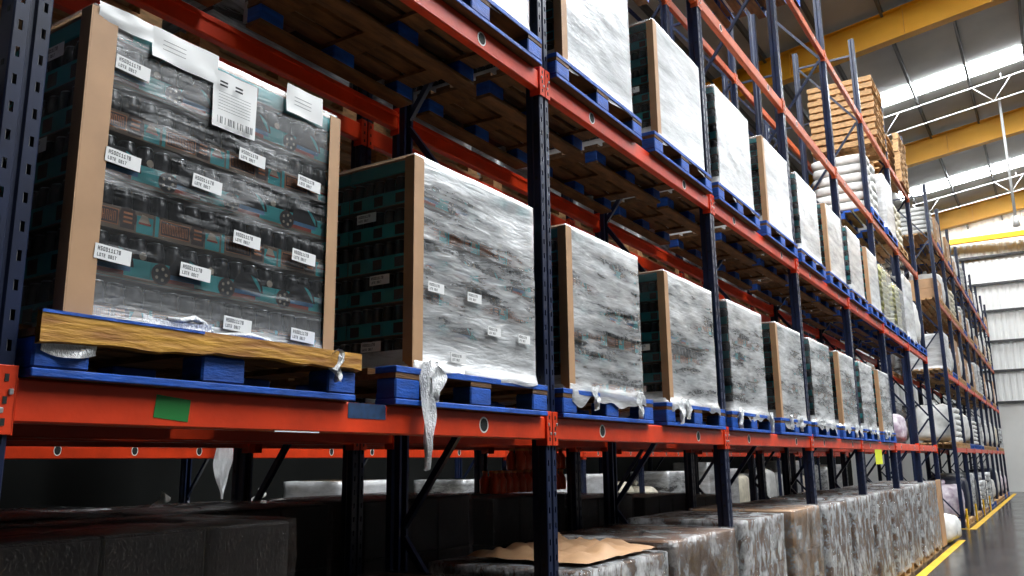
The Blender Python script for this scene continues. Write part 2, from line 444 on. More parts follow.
def ring_mesh(mt, r0, r1, x):
    mb = MB(); n = 20
    for k in range(n):
        a, b = 2*math.pi*k/n, 2*math.pi*(k+1)/n
        mb.face([(x, r0*math.cos(a), r0*math.sin(a)), (x, r1*math.cos(a), r1*math.sin(a)), (x, r1*math.cos(b), r1*math.sin(b)), (x, r0*math.cos(b), r0*math.sin(b))], mt)
    return mb
BEAMM = lambda mt: MB().box(-.055, -.004, -1.295, 1.295, 0, BH, mt, bev=.006).box(-.065,-.03,-1.29,1.29,BH-.035,BH-.02,mt).mesh('beam_box')
BEAM = BEAMM(M['orange']); BEAMF = BEAMM(M['dull_orange'])
def conn_mesh(s, OR):
    mb = MB()
    y0, y1 = sorted((s*1.296, s*1.346))
    mb.box(.0006, .0056, y0, y1, -.03, BH+.028, OR, bev=.002)
    ya, yb = sorted((s*1.2955, s*1.2995))
    mb.box(-.06, .0056, ya, yb, -.03, BH+.028, OR)
    for z in (-.008, .045, .10):
        yc = s*1.322
        mb.box(.0057, .0075, yc-.005, yc+.005, z, z+.018, M['hole'])
    return mb.mesh('end_connector')
CON = [conn_mesh(-1, M['orange']), conn_mesh(1, M['orange'])]; CONF = [conn_mesh(-1, M['dull_orange']), conn_mesh(1, M['dull_orange'])]
PIN = MB().box(.0057, .012, -.006, .006, -.007, .007, M['steel'], bev=.002).mesh('locking_pin')
RING = None
rb = ring_mesh(M['white'], .029, .036, .0012)
for k in range(20):
    a, b = 2*math.pi*k/20, 2*math.pi*(k+1)/20
    rb.face([(.0008,0,0),(.0008,.029*math.cos(a),.029*math.sin(a)),(.0008,.029*math.cos(b),.029*math.sin(b))], M['hole'])
    rb.face([(-.004,.036*math.cos(a),.036*math.sin(a)),(.0012,.036*math.cos(a),.036*math.sin(a)),(.0012,.036*math.cos(b),.036*math.sin(b)),(-.004,.036*math.cos(b),.036*math.sin(b))], M['white'])
RING = rb.mesh('hole_ring')
y0pins = lambda y: y < 12
def beam(x, yc, z, label, group, rings=(-.77, .75), flip=False):
    o = empty('rack_beam', (x, yc, z))
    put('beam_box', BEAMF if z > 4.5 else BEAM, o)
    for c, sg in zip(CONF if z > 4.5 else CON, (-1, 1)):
        q = put('end_connector', c, o)
        if rings and y0pins(yc):
            put('locking_pin', PIN, q, (0, sg*1.31, .075)); put('locking_pin', PIN, q, (0, sg*1.33, .029))
    for ry in rings: put('hole_ring', RING, o, (-.004, ry, .056))
    if flip: o.rotation_euler = (0, 0, math.pi)
    return tag(o, label, 'rack beam', group)

for k, y in enumerate(POSTY):
    frame(-.006, y, 'navy upright rack frame, %s from the near end of the front row' % ORD[k], 'front row upright frames')
for k, y in enumerate(POSTY[:7]):
    frame(-1.305, y, 'navy upright rack frame behind the front row, %s from the near end' % ORD[k], 'second row upright frames')
for li, z in enumerate(LV):
    for k in range(7):
        if li == 3 and k < 1: continue
        yc = POSTY[k] + PITCH/2
        beam(-.002, yc, z, 'orange front beam of the %s shelf level, %s bay from the near end' % (LVN[li], ORD[k]), 'front row front beams', rings=(.75,) if (li, k) == (0, 0) else (-.77, .75))
        if li == 3 and k < 3 : pass
        beam(-1.055, yc, z, 'orange rear beam of the %s shelf level, %s bay from the near end' % (LVN[li], ORD[k]), 'front row rear beams', rings=(), flip=True)
        if li in (0, 1, 3) or k > 3 or k < 2:
            beam(-1.301, yc, z, 'orange beam of the row behind, %s shelf level, %s bay' % (LVN[li], ORD[k]), 'second row beams', rings=())
for k in range(7):
    beam(-2.255, POSTY[k] + PITCH/2, LV[0], 'orange rear beam of the row behind, lowest shelf level, %s bay' % ORD[k], 'second row beams', rings=(), flip=True)
beam(-.002, Y0 - PITCH/2, LV[0], 'orange front beam end left of the nearest upright, lowest shelf level', 'front row front beams')
beam(-1.055, Y0 - PITCH/2, LV[0], 'orange rear beam left of the nearest upright, lowest shelf level', 'front row rear beams', rings=(), flip=True)

# marks stuck on the nearest lowest beam
def card(name, y0, y1, z0, z1, x, material, label, cat, tilt=0):
    mb = MB(); c = Matrix.Translation((0,(y0+y1)/2,(z0+z1)/2)) @ Matrix.Rotation(tilt, 4, 'X')
    hw, hh = (y1-y0)/2, (z1-z0)/2
    mb.box(x, x+.0012, -hw, hw, -hh, hh, material, rot=c)
    return tag(mb.build(name), label, cat)
card('green_sticker', 1.485, 1.60, 1.853, 1.918, -.0055, M['green'], 'green square sticker on the lowest orange beam', 'sticker', -.09)
card('blue_smear', 2.27, 2.475, 1.885, 1.941, -.0055, M['bluetape'], 'dark blue tape patch on the lowest orange beam', 'tape')
card('tape_strip', 1.93, 2.13, 1.828, 1.832, -.0055, M['paper'], 'thin pale tape strip at the foot of the lowest orange beam', 'tape')
card('lime_card', 12.7, 13.25, 1.63, 1.834, -.0055, M['sign'], 'lime yellow card hanging below the lowest beam', 'sign')

# ------------------------------------------------------------------ pallets
PW, PD, PH = 1.16, 1.0, .15      # width along the aisle, depth, height
def pallet_parts(w=PW, d=PD):
    parts = []
    xs = (0, -d/2+.05, -d+.10)    # three rows in depth; blocks 0.10 deep
    ys = ((-w/2, -w/2+.15), (-.08, .08), (w/2-.14, w/2))
    for x in xs:
        for a, b in ys:
            parts.append(('block', MB().box(x-.10, x, a, b, .023, .103, M['blue'], bev=.006).mesh('block')))
    for x in xs:
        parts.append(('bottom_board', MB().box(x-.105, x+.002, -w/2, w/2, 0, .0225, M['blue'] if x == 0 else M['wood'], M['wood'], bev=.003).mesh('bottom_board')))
    for a, b in ys:
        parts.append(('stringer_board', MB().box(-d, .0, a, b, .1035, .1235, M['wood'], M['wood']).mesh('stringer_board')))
    n = 7; bw = .11; gap = (d - n*bw)/(n-1)
    for i in range(n):
        x1 = .003 - i*(bw+gap)
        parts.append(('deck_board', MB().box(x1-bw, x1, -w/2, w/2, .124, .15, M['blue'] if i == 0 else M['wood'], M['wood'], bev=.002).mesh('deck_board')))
    return parts
PARTS = pallet_parts()
def pallet(x, yc, z, label, group, skip=()):
    o = empty('blue_pallet', (x, yc, z))
    for i, (n, me) in enumerate(PARTS):
        if i in skip: continue
        put(n, me, o)
    return tag(o, label, 'pallet', group)
def small_pallet_mesh(w, d, m1, m2, h=.14):
    mb = MB()
    for x in (0, -d/2+.05, -d+.10):
        for a, b in ((-w/2, -w/2+.12), (-.06, .06), (w/2-.12, w/2)):
            mb.box(x-.10, x, a, b, .02, .10, m1)
        mb.box(x-.10, x, -w/2, w/2, 0, .0195, m1, m2)
    for i in range(6):
        x1 = -i*(d-.12)/5
        mb.box(x1-.12, x1, -w/2, w/2, .1005, h, m1, m2)
    return mb.mesh('pallet')

# ------------------------------------------------------------------ cases of cans
CW, CD, CH = .234, .36, .14
def case_mesh(style):
    """shrink-wrapped tray of black cans; front = +x face at x=0, y 0..CW, z 0..CH"""
    mb = MB(); r = CW/8 - .0006
    prof = [(r*.8,.004),(r,.012),(r,.100),(r*.93,.112),(r*.74,.128),(r*.76,.131),(r*.66,.129),(0.001,.127)]
    mats = [M['black']]*4 + [M['lid']]*2 + [M['lid']]
    for k in range(4):
        mb.lathe(-.003-r, r+.0006+k*CW/4, prof, 12, mats)
    for k in range(1, 6):
        mb.lathe(-.003-r-k*(CD-.006)/6, r+.0006, prof, 10, mats)
        mb.lathe(-.003-r-k*(CD-.006)/6, CW-r-.0006, prof, 8, mats)
    T = .066
    mb.box(-CD, -.0015, .0005, CW-.0005, .0, .004, M['tan'])
    def q(y0, y1, z0, z1, m, x=-.0010): mb.face([(x,y0,z0),(x,y1,z0),(x,y1,z1),(x,y0,z1)], m)
    def disc(cy, cz, rad, m, x, n=14, a0=0, a1=2*math.pi, sy=1):
        pts = [(x, cy+sy*rad*math.cos(a0+(a1-a0)*i/n), cz+rad*math.sin(a0+(a1-a0)*i/n)) for i in range(n+(a1-a0 < 6))]
        mb.face(pts, m)
    # tray walls
    q(.0006, CW-.0006, .003, T, M['tan'] if style == 0 else M['teal'])
    for yy in (.0006, CW-.0006):
        mb.face([(-.001,yy,.003),(-CD,yy,.003),(-CD,yy,T),(-.001,yy,T)], M['teal'])
        s = -1 if yy < .1 else 1
        for xa in (-.05, -.17, -.29):
            mb.face([(xa,yy+s*.0004,.012),(xa-.05,yy+s*.0004,.012),(xa-.05,yy+s*.0004,.055),(xa,yy+s*.0004,.055)], M['label_brown'])
    if style == 0:
        q(.004, .016, .004, T-.001, M['teal'], -.0007)
        q(.020, .122, .012, .058, M['copper'], -.0007); q(.0225, .1195, .0145, .0555, M['label_brown'], -.0004)
        for i in range(8):      # tall condensed lettering, too small to read
            y = .027 + i*.0112
            q(y, y+.0022, .02, .050, M['copper'], -.0001); q(y+.0055, y+.0077, .02, .050, M['copper'], -.0001)
            q(y, y+.0077, .047 if i % 2 else .033, .050 if i % 2 else .036, M['copper'], -.0001)
            if i % 3 == 0: q(y, y+.0077, .02, .023, M['copper'], -.0001)
        q(.128, .172, .008, .066, M['label_brown'], -.0007)
        disc(.150, .040, .029, M['label_brown'], -.0005)
        for zz in (.024, .037, .050): q(.136, .164, zz, zz+.006, M['copper'], -.0001)
        q(.178, CW-.003, .004, .054, M['teal'], -.0007)
        mb.face([(-.0004,.184,.036),(-.0004,.222,.036),(-.0004,.212,.056),(-.0004,.194,.060)], M['cream'])
        q(.184, .224, .030, .036, M['red'], -.0003)
    else:
        q(.0, CW, .004, .014, M['tan'], -.0007)
        q(.052, .150, .014, .026, M['red'], -.0007)
        q(.052, .170, .026, .040, M['skyblue'], -.0006)
        disc(.118, .040, .062, M['black'], -.0004, 14, 0, math.pi)
        disc(.118, .042, .052, M['teal'], -.0002, 14, 0, math.pi*.45)
        disc(.034, .036, .032, M['label_brown'], -.0003)
        disc(.034, .036, .027, M['black'], -.0002); 
        for a in range(5):
            c = .034 + .017*math.cos(a*1.26), .036 + .017*math.sin(a*1.26)
            disc(c[0], c[1], .0055, M['cream'], -.0001, 6)
        q(.186, .230, .02, .056, M['teal'], -.0004); disc(.206, .078, .012, M['cream'], -.0003, 10)
    return mb.mesh('can_case')
CASES = [case_mesh(0), case_mesh(1)]
TOPTRAY = [MB().box(-CD, -.002, .001, CW-.001, 0, .055, M['teal'], M['tan'], bev=.004).box(-.003,-.0012,.03,.12,.01,.045,M['label_brown']).mesh('top_tray')]

# pixel lettering for the stickers
GL = {'M':'101111111101101','H':'101101111101101','S':'111100111001111','0':'111101101101111','1':'010110010010111','2':'111001111100111','7':'111001010010010','8':'111101111101111','L':'100100100100111','O':'111101101101111','T':'111010010010010','E':'111100111100111','6':'111100111101111',' ':'000000000000000'}
def text(mb, s, y, z, h, m, x):
    u = h/5
    for ch in s:
        g = GL[ch]
        for r_ in range(5):
            for c_ in range(3):
                if g[r_*3+c_] == '1':
                    yy = y + c_*u*.8; zz = z + h - (r_+1)*u
                    mb.face([(x,yy,zz),(x,yy+u*.8,zz),(x,yy+u*.8,zz+u),(x,yy,zz+u)], m)
        y += u*3.2
def sheet(mb, y0, y1, z0, z1, x, m, seed, amp=.004, nu=8, nv=6, slump=0):
    n = len(mb.v); k = mb.mi(m)
    for j in range(nv+1):
        for i in range(nu+1):
            u, v = i/nu, j/nv
            d = amp*(noise.noise((u*2.3+seed, v*2.1, seed*3.1)) + .3)
            mb.v.append((x + max(0, d), y0+(y1-y0)*u, z0+(z1-z0)*v - slump*(4*u*(1-u))*.5 + .003*noise.noise((u*2+seed, v, 5))))
    for j in range(nv):
        for i in range(nu):
            a = n + j*(nu+1) + i
            mb.f.append((a, a+1, a+nu+2, a+nu+1)); mb.m.append(k); mb.sm.append(True)
def sticker_mesh(w=.108, h=.042):
    mb = MB(); mb.box(0, .0009, -w/2, w/2, -h/2, h/2, M['paper'])
    text(mb, 'HS0011178', -w/2+.008, .003, .012, M['ink'], .0011)
    text(mb, 'LOTE 0817', -w/2+.008, -.014, .010, M['ink'], .0011)
    return mb.mesh('case_sticker')
STICK = sticker_mesh()

def wrap_mesh(w, d, h, seed, skirt=.05, flare=.03, nf=34, ns=26, nz=30, rough=.006, film=None, top=.10, side=None):
    """loose stretch film round a load: front (+x) at x=0; foot flares over the pallet, head folds in over the top"""
    mb = MB(); k = mb.mi(film); k2 = mb.mi(side) if side else k
    per = []
    g = .012
    def side(a, b, n):
        for i in range(n):
            t = i/n; per.append((a[0]+(b[0]-a[0])*t, a[1]+(b[1]-a[1])*t))
    A, B_, C_, D_ = (g,-w/2-g), (g,w/2+g), (-d-g,w/2+g), (-d-g,-w/2-g)
    side(A, B_, nf); side(B_, C_, ns); side(C_, D_, nf//2); side(D_, A, ns)
    N = len(per)
    cx, cy = -d/2, 0
    rows = []
    zlist = [-skirt, -skirt*.5, 0.0, .02, .05] + [.05+(h+.008-.05)*((i+1)/nz) for i in range(nz)]
    for z in zlist:
        ring = []
        for i, (x, y) in enumerate(per):
            nx = 1 if x > -.0 else (-1 if x < -d else 0); ny = 1 if y > w/2 else (-1 if y < -w/2 else 0)
            # normal by side
            if i < nf: nn = (1, 0)
            elif i < nf+ns: nn = (0, 1)
            elif i < nf+ns+nf//2: nn = (-1, 0)
            else: nn = (0, -1)
            t = z/h
            wr = noise.noise((x*5+seed, y*4+seed*1.7, z*9 + y*2.5)) + .5*noise.noise((x*13+seed, y*11, z*26 + y*7))
            tt = min(1, max(0, (z-.06)/.15))
            off = rough*(.4+.8*max(-.5, wr))*(.6+.4*tt)
            if z < .05: off += flare*(1-max(0, z)/.05)*(.55+.6*noise.noise((x*3+seed, y*3, 1.3)))
            zz = z
            if z <= 0: zz = z*(1 + 1.6*noise.noise((x*6+seed*2, y*6, 4.4))); 
            ring.append((x + nn[0]*max(off, -.006), y + nn[1]*max(off, -.006), zz))
        rows.append(ring)
    for fr, dz in ((.03, .003), (top, .006)):
        last = rows[len(zlist)-1]; ring = []
        for x, y, z in last:
            vx, vy = cx-x, cy-y; L = math.hypot(vx, vy)
            ring.append((x+vx/L*fr*(1+.6*noise.noise((x*4+seed, y*4, 9))), y+vy/L*fr*(1+.6*noise.noise((x*4, y*4+seed, 7))), h+.009+dz+.004*noise.noise((x*9, y*9, seed))))
        rows.append(ring)
    n = len(mb.v)
    for r_ in rows: mb.v += r_
    for j in range(len(rows)-1):
        for i in range(N):
            q = (i+1) % N
            mb.f.append((n+j*N+i, n+j*N+q, n+(j+1)*N+q, n+(j+1)*N+i)); mb.m.append(k if (i < nf or j < 5 or j > len(rows)-4) else k2); mb.sm.append(True)
    return mb.mesh('stretch_wrap')
def corner_mesh(h, s, w=.062, t=.004):
    mb = MB()
    y0, y1 = sorted((0, s*w))
    mb.box(.0175, .0175+t, y0-(.018 if s > 0 else 0), y1+(.018 if s < 0 else 0), 0, h, M['kraft']); ya, yb = sorted((-s*.0185, -s*(t+.0185)))
    mb.box(-.03, .0175+t, ya, yb, 0, h, M['kraft'])
    return mb.mesh('corner_board')

LW, LD, LH = 4*CW, 1.10, .90
CORN = [corner_mesh(LH-.004, 1, .043), corner_mesh(LH-.004, -1, .043)]
CORN1 = [corner_mesh(LH-.004, 1, .058), corner_mesh(LH-.004, -1, .03)]
COREL = MB().box(-LD+.005, -CD-.004, -LW/2+CW+.004, LW/2-.006, .002, LH-.01, M['core']).mesh('stock_core')
TOPSHEET = MB().box(-LD, -.003, -LW/2+.002, LW/2-.002, 0, .008, M['kraft']).mesh('top_sheet')
WRAPS = {}
def can_load(x, yc, z, label, group, film_, seed, corners=(0, 1), stickers='some', skirt=.04, flare=.03, rough=.006):
    o = empty('wrapped_can_load', (x, yc, z))
    for L in range(6):
        for c in range(4):
            put('can_case', CASES[(L + (c == 9)) % 2], o, (0, -LW/2 + c*CW, L*CH))
        for dd in (1, 2):
            put('can_case', CASES[(L+dd) % 2], o, (-dd*(CD+.004), -LW/2, L*CH))
    for c in range(4): put('top_tray', TOPTRAY[0], o, (0, -LW/2 + c*CW, 6*CH))
    for dd in (1, 2): put('top_tray', TOPTRAY[0], o, (-dd*(CD+.004), -LW/2, 6*CH))
    put('stock_core', COREL, o)
    put('top_sheet', TOPSHEET, o, (0, 0, LH-.004))
    CB = CORN1 if len(corners) == 2 else CORN
    if 0 in corners: put('corner_board', CB[0], o, (0, -LW/2, 0))
    if 1 in corners: put('corner_board', CB[1], o, (0, LW/2, 0))
    key = (film_, seed % 4, skirt, flare, rough)
    if key not in WRAPS: WRAPS[key] = wrap_mesh(LW, LD, LH, seed*3.7+1, skirt=skirt, flare=flare, film=M[film_], rough=rough, side=M['film_side'])
    put('stretch_wrap', WRAPS[key], o)
    if stickers != 'none':
        # white stickers on the side towards the camera
        for L in range(1, 7):
            if (L + seed) % 2: continue
            s_ = put('case_sticker', STICK, o, (-.16 - .04*(L % 3), -LW/2-.022, L*CH-.04)); s_.rotation_euler = (0, 0, -math.pi/2)
    return tag(o, label, 'wrapped load', group)

BAYC = lambda k, j: POSTY[k] + (.65 if j == 0 else 2.03)
def at_level(li): return LV[li] + BH + .0015
side_word = ['left','right']
def lab(k, j): return '%s half of the %s bay' % (('near','far')[j], ORD[k])

# ---- lowest shelf level
film_for = {(0,0):'film_clear',(0,1):'film_mid',(1,0):'film_mid',(1,1):'film_milky'}
for k in range(5):
    for j in range(2):
        z = at_level(0); y = BAYC(k, j)
        skip = ()
        if (k, j) == (0, 0): skip = (15,)
        pallet(.03, y, z, 'blue pallet on the lowest shelf, %s' % lab(k, j), 'blue pallets on the lowest shelf', skip)
        fm = film_for.get((k, j), 'film_milky')
        adj = {(0,0): -.02, (0,1): .02}.get((k, j), 0)
        nm = {(0,0):'nearest clear wrapped load of dark cans with teal trays and white stickers',
              (0,1):'milky wrapped can load next right of the nearest clear one, hanging film tail below',
              }.get((k, j), 'milky wrapped can load on the lowest shelf, %s' % lab(k, j))
        o = can_load(0, y+adj, z+PH+.001, nm, 'wrapped can loads on the lowest shelf', fm, k*2+j,
                 corners=(0, 1) if (k, j) == (0, 0) else ((0,) if j or k < 2 else ()), skirt=.012 if k == 0 else .05, flare=.018 if (k,j) == (0,0) else .035,
                 rough=.003 if (k,j)==(0,0) else .007)
        if (k, j) == (0, 0): FIRST = o
        if (k, j) == (0, 1): SECOND = o
# the split raw board on the nearest pallet: child of that pallet
P0 = [o for o in COL.objects if o.name == 'blue_pallet'][0]
mb = MB(); n = 24
for i in range(n):
    ya, yb = -PW/2+i*PW/n, -PW/2+(i+1)*PW/n
    def low(y):
        t = (y+PW/2)/PW
        return .085 + .012*noise.noise((y*9, 2.2, 0)) + .035*max(0, (t-.12)*1.0)*(t < .45) + .02*(t >= .45)
    a, b = low(ya), low(yb)
    P = [[(.004,ya,a),(.026,ya,a+.004),(.026,ya,.168),(.004,ya,.168)], [(.004,yb,b),(.026,yb,b+.004),(.026,yb,.168),(.004,yb,.168)]]
    for q in range(4):
        r_ = (q+1) % 4
        mb.face([P[0][q], P[1][q], P[1][r_], P[0][r_]], M['blue'] if q == 2 else M['yellow_wood'])
mb.box(.0265,.0285,-PW/2,-.1,.160,.168,M['blue'])
o = mb.build('split_board', P0); o['label'] = 'raw yellow split lead board'
tr = Matrix.Rotation(0, 4, 'X')
# paper sheets and stickers on the nearest load (parts of it)
def on_first(name, y0, y1, z0, z1, seed, kind):
    mb = MB(); yc = FIRST.location.y; zc = FIRST.location.z
    sheet(mb, y0-yc, y1-yc, z0-zc, z1-zc, .020, M['paper'], seed, .008)
    if kind == 'barcode':
        X = .030
        w = y1-y0; a = y0-yc; b = z0-zc
        for r_ in range(2):
            for c_ in range(2):
                for l in range(2):
                    mb.face([(X,a+.018+c_*.06,b+.150-l*.012-r_*.0),(X,a+.018+c_*.06+.03,b+.150-l*.012),(X,a+.018+c_*.06+.03,b+.156-l*.012),(X,a+.018+c_*.06,b+.156-l*.012)], M['ink'])
        for l in range(7):
            mb.face([(X,a+.015,b+.118-l*.010),(X,a+w-.03,b+.118-l*.010),(X,a+w-.03,b+.1195-l*.010),(X,a+.015,b+.1195-l*.010)], M['ink'])
        rr = random.Random(3); yy = a+.015
        while yy < a+w-.02:
            t = rr.choice((.0015,.003,.0045))
            mb.face([(X,yy,b+.012),(X,yy+t,b+.012),(X,yy+t,b+.036),(X,yy,b+.036)], M['ink'])
            yy += t + rr.choice((.002,.004,.009))
    if kind == 'text':
        a = y0-yc; b = z0-zc
        for l in range(3):
            mb.face([(.030,a+.03,b+.06-l*.014),(.030,a+.11,b+.06-l*.014),(.030,a+.11,b+.062-l*.014),(.030,a+.03,b+.062-l*.014)], M['ink'])
    return mb.build(name, FIRST)
on_first('paper_sheet', 1.37, 1.605, 2.915, 3.012, 1.3, 'text')
on_first('paper_sheet', 1.20, 1.372, 2.955, 3.012, 4.1, 'plain')
on_first('barcode_sheet', 1.592, 1.765, 2.775, 2.965, 2.2, 'barcode')
on_first('paper_sheet', 1.893, 2.065, 2.93, 3.035, 3.4, 'text')
for y, z in ((1.316,2.852),(1.309,2.571),(1.303,2.293),(1.57,2.292),(1.592,2.576),(1.759,2.713),(1.755,2.433),(2.014,2.694),(2.002,2.425),(1.736,2.154),(2.011,2.151)):
    s_ = put('case_sticker', STICK, FIRST, (.0225, y-FIRST.location.y, z-FIRST.location.z)); s_.rotation_euler = (-.05, 0, 0)
for y, z in ((2.743,2.442),(3.023,2.442),(3.181,2.309),(3.44,2.303),(2.9,2.16)):
    put('case_sticker', STICK, SECOND, (.028, y-SECOND.location.y, z-SECOND.location.z))
yc = FIRST.location.y
MB().tube([(.030+.008*math.sin(i*1.1), 1.48-yc+i*.0425, .036-.0022*i+.008*math.sin(i*.9+1)+(.02 if i in (2,3) else 0)) for i in range(17)], [.004+.007*abs(math.sin(i*.7+.5)) for i in range(17)], 6, M['scrap']).build('film_rope', FIRST)
mb = MB(); sheet(mb, 1.395-yc, 1.63-yc, .004, .045, .034, M['scrap'], 6.1, .02, 10, 5, .02); mb.build('film_scrap', FIRST)
mb = MB(); sheet(mb, 1.125-yc, 1.27-yc, -.085, -.045, .036, M['scrap'], 8.3, .022, 10, 5, .03); mb.build('film_scrap', FIRST)
# film tails: parts of the loads they belong to
def tail(parent, y, ztop, zbot, x, w, seed):
    mb = MB(); k = mb.mi(M['scrap']); n = 16; c = 6
    for i in range(n+1):
        t = i/n; z = ztop + (zbot-ztop)*t
        ww = w*(.35 + .9*math.sin(math.pi*min(1, t*1.05))**.8 + .25*noise.noise((t*5, seed, 0)))*(1-.75*t*t)
        for q in range(c+1):
            u = q/c-.5
            mb.v.append((x + .014 + .016*math.sin(u*7+t*6+seed), y + u*ww + .012*noise.noise((t*4, seed, 1)), z + .004*math.sin(u*9)))
    for i in range(n):
        for q in range(c):
            a = i*(c+1)+q
            mb.f.append((a,a+1,a+c+2,a+c+1)); mb.m.append(k); mb.sm.append(True)
    w_ = [c for c in parent.children if c.name.startswith('stretch_wrap')]
    return mb.build('film_tail', w_[0] if w_ else parent)
L_ = SECOND.location
tail(SECOND, 2.67-L_.y, .03, -.40, .032, .075, 1.0)
tail(SECOND, 2.72-L_.y, .03, -.13, .034, .10, 2.0)
tail(FIRST, 2.15-FIRST.location.y, .02, -.09, .040, .07, 5.0)
for k_, o in enumerate([q for q in COL.objects if q.name.startswith('wrapped_can_load')][2:]):
    rr = random.Random(k_)
    for t_ in range(2):
        tail(o, rr.uniform(-.5,.5), .03, -rr.uniform(.05,.15), .036, rr.uniform(.03,.08), k_+t_*.7)

# ---- second shelf level
for k in range(5):
    for j in range(2):
        z = at_level(1); y = BAYC(k, j)
        pallet(.04, y, z, 'blue pallet on the second shelf, %s' % lab(k, j), 'blue pallets on the second shelf')
        can_load(.01, y, z+PH+.001, 'white wrapped can load on the second shelf, %s' % lab(k, j), 'white wrapped loads on the second shelf', 'film_white', k*2+j+20,
                 corners=(0,) if j or k == 1 else (), skirt=.03, flare=.02)

# ------------------------------------------------------------------ other goods (generic shapes)
def lump(mb, x0, x1, y0, y1, z0, z1, m, seed, amp=.05, n=10, power=4.0):
    """soft sack: superellipsoid with sag and creases"""
    cx, cy = (x0+x1)/2, (y0+y1)/2; rx, ry, h = (x1-x0)/2, (y1-y0)/2, z1-z0
    base = len(mb.v); k = mb.mi(m); nu, nv = n*2, n
    sp = lambda c: math.copysign(abs(c)**(2/power), c)
    for j in range(nv+1):
        v = -math.pi/2 + math.pi*j/nv
        for i in range(nu):
            u = 2*math.pi*i/nu
            X, Y, Z = sp(math.cos(v))*sp(math.cos(u)), sp(math.cos(v))*sp(math.sin(u)), sp(math.sin(v))
            d = 1 - amp*2*(.5+noise.noise((X*2+seed, Y*2, Z*2.2)))*.5
            mb.v.append((cx+X*rx*d, cy+Y*ry*d, max(z0, z0 + h*(.5+.5*Z*d))))
    for j in range(nv):
        for i in range(nu):
            q = (i+1) % nu
            mb.f.append((base+j*nu+i, base+j*nu+q, base+(j+1)*nu+q, base+(j+1)*nu+i)); mb.m.append(k); mb.sm.append(True)
    return mb
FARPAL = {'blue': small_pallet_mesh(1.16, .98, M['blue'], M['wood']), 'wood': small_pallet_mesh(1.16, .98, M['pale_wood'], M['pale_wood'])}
def sack_stack_meshes(seed, m, layers, w, d):
    out = []; h = .165; z = 0
    for L in range(layers):
        for c in range(2):
            mb = MB(); y0 = -w/2 + c*w/2
            lump(mb, -d+.02, -.005, y0, y0+w/2, z, z+h*1.02, m, seed+L*3+c, .05, 9, 5.5)
            out.append(('sack', mb.mesh('sack')))
        z += h
    return out
def carton_meshes(cols, rows, w, d, h, m, seed):
    out = []; cw, ch = w/cols, h/rows
    for r_ in range(rows):
        for c in range(cols):
            mb = MB(); y0 = -w/2 + c*cw
            mb.box(-d/2+.003, 0, y0+.002, y0+cw-.002, r_*ch+.001, r_*ch+ch-.001, m, bev=.008)
            mb.box(-d, -d/2-.003, y0+.002, y0+cw-.002, r_*ch+.001, r_*ch+ch-.001, m, bev=.008)
            mb.box(-.001, .0008, y0+.25*cw, y0+.6*cw, r_*ch+.3*ch, r_*ch+.62*ch, M['paper'] if (r_+c+seed) % 3 == 0 and m is not M['darkbrown'] else m)
            out.append(('carton', mb.mesh('carton')))
    return out
def make_parts(o, parts, loc=(0,0,0)):
    for n, me in parts: put(n, me, o, loc)

def bulk_bag_meshes(seed, m, w=1.1, d=.95, h=1.05):
    a = lump(MB(), -d, 0, -w/2, w/2, 0, h, m, seed, .10, 14, 4.5).mesh('bag_body')
    b = MB(); b.tube([(-d*.5,-.02,h*.93),(-d*.5,0,h*1.0),(-d*.48,.04,h*1.06),(-d*.46,.10,h*1.04)], [.12,.05,.06,.02], 8, m)
    return [('bag_body', a), ('bag_neck', b.mesh('bag_neck'))]
def film_box(seed, film_, w, d, h, rough=.012, skirt=.03, flare=.02):
    return ('stretch_wrap', wrap_mesh(w, d, h, seed, skirt=skirt, flare=flare, nf=20, ns=16, nz=16, film=M[film_], rough=rough))
KIND = {}
KIND['white_bag'] = bulk_bag_meshes(3.1, M['bag'])
KIND['cream_bag'] = bulk_bag_meshes(7.9, M['bag_cream'], h=.95)
KIND['white_sacks'] = sack_stack_meshes(2.2, M['bag'], 6, 1.1, .95)
KIND['cream_sacks'] = sack_stack_meshes(5.2, M['bag_cream'], 5, 1.1, .95)
KIND['yg_sacks'] = sack_stack_meshes(9.2, M['bag_yg'], 8, 1.10, .95) + [film_box(4.2, 'film_side', 1.12, .95, 1.33)]
KIND['cartons'] = carton_meshes(2, 4, 1.08, .95, 1.0, M['kraft'], 1)
KIND['cartons_low'] = carton_meshes(2, 2, 1.08, .95, .55, M['kraft'], 2)
KIND['grey_wrap'] = carton_meshes(2, 3, 1.0, .95, 1.05, M['darkbrown'], 4) + [film_box(1.1, 'film_milky', 1.0, .95, 1.05)]
KIND['white_wrap'] = carton_meshes(2, 3, 1.0, .95, 1.2, M['kraft'], 5) + [film_box(2.1, 'film_white', 1.0, .95, 1.2)]
KIND['pink_bag'] = bulk_bag_meshes(4.4, M['pinkbag'], h=.95)
KIND['tarp'] = [('cover', lump(MB(), -.95, 0, -.55, .55, 0, 1.1, M['tarp'], 2.5, .05, 12, 7).mesh('cover'))]
INFO = {'white_bag': ('white_bulk_bag','white lumpy bulk bag','bulk bag'), 'cream_bag': ('cream_bulk_bag','cream lumpy bulk bag','bulk bag'),
        'white_sacks': ('stacked_sacks','stacked white sacks','sack load'), 'cream_sacks': ('stacked_sacks','stacked cream sacks','sack load'),
        'yg_sacks': ('stacked_sacks','film wrapped yellow green sacks','sack load'), 'cartons': ('carton_load','tan carton load','carton load'),
        'cartons_low': ('carton_load','low tan carton load','carton load'), 'grey_wrap': ('wrapped_carton_load','grey film wrapped load','wrapped load'),
        'white_wrap': ('wrapped_carton_load','tall white wrapped load','wrapped load'), 'pink_bag': ('printed_bulk_bag','pinkish printed bulk bag','bulk bag'),
        'tarp': ('covered_load','dark navy covered load','covered load')}
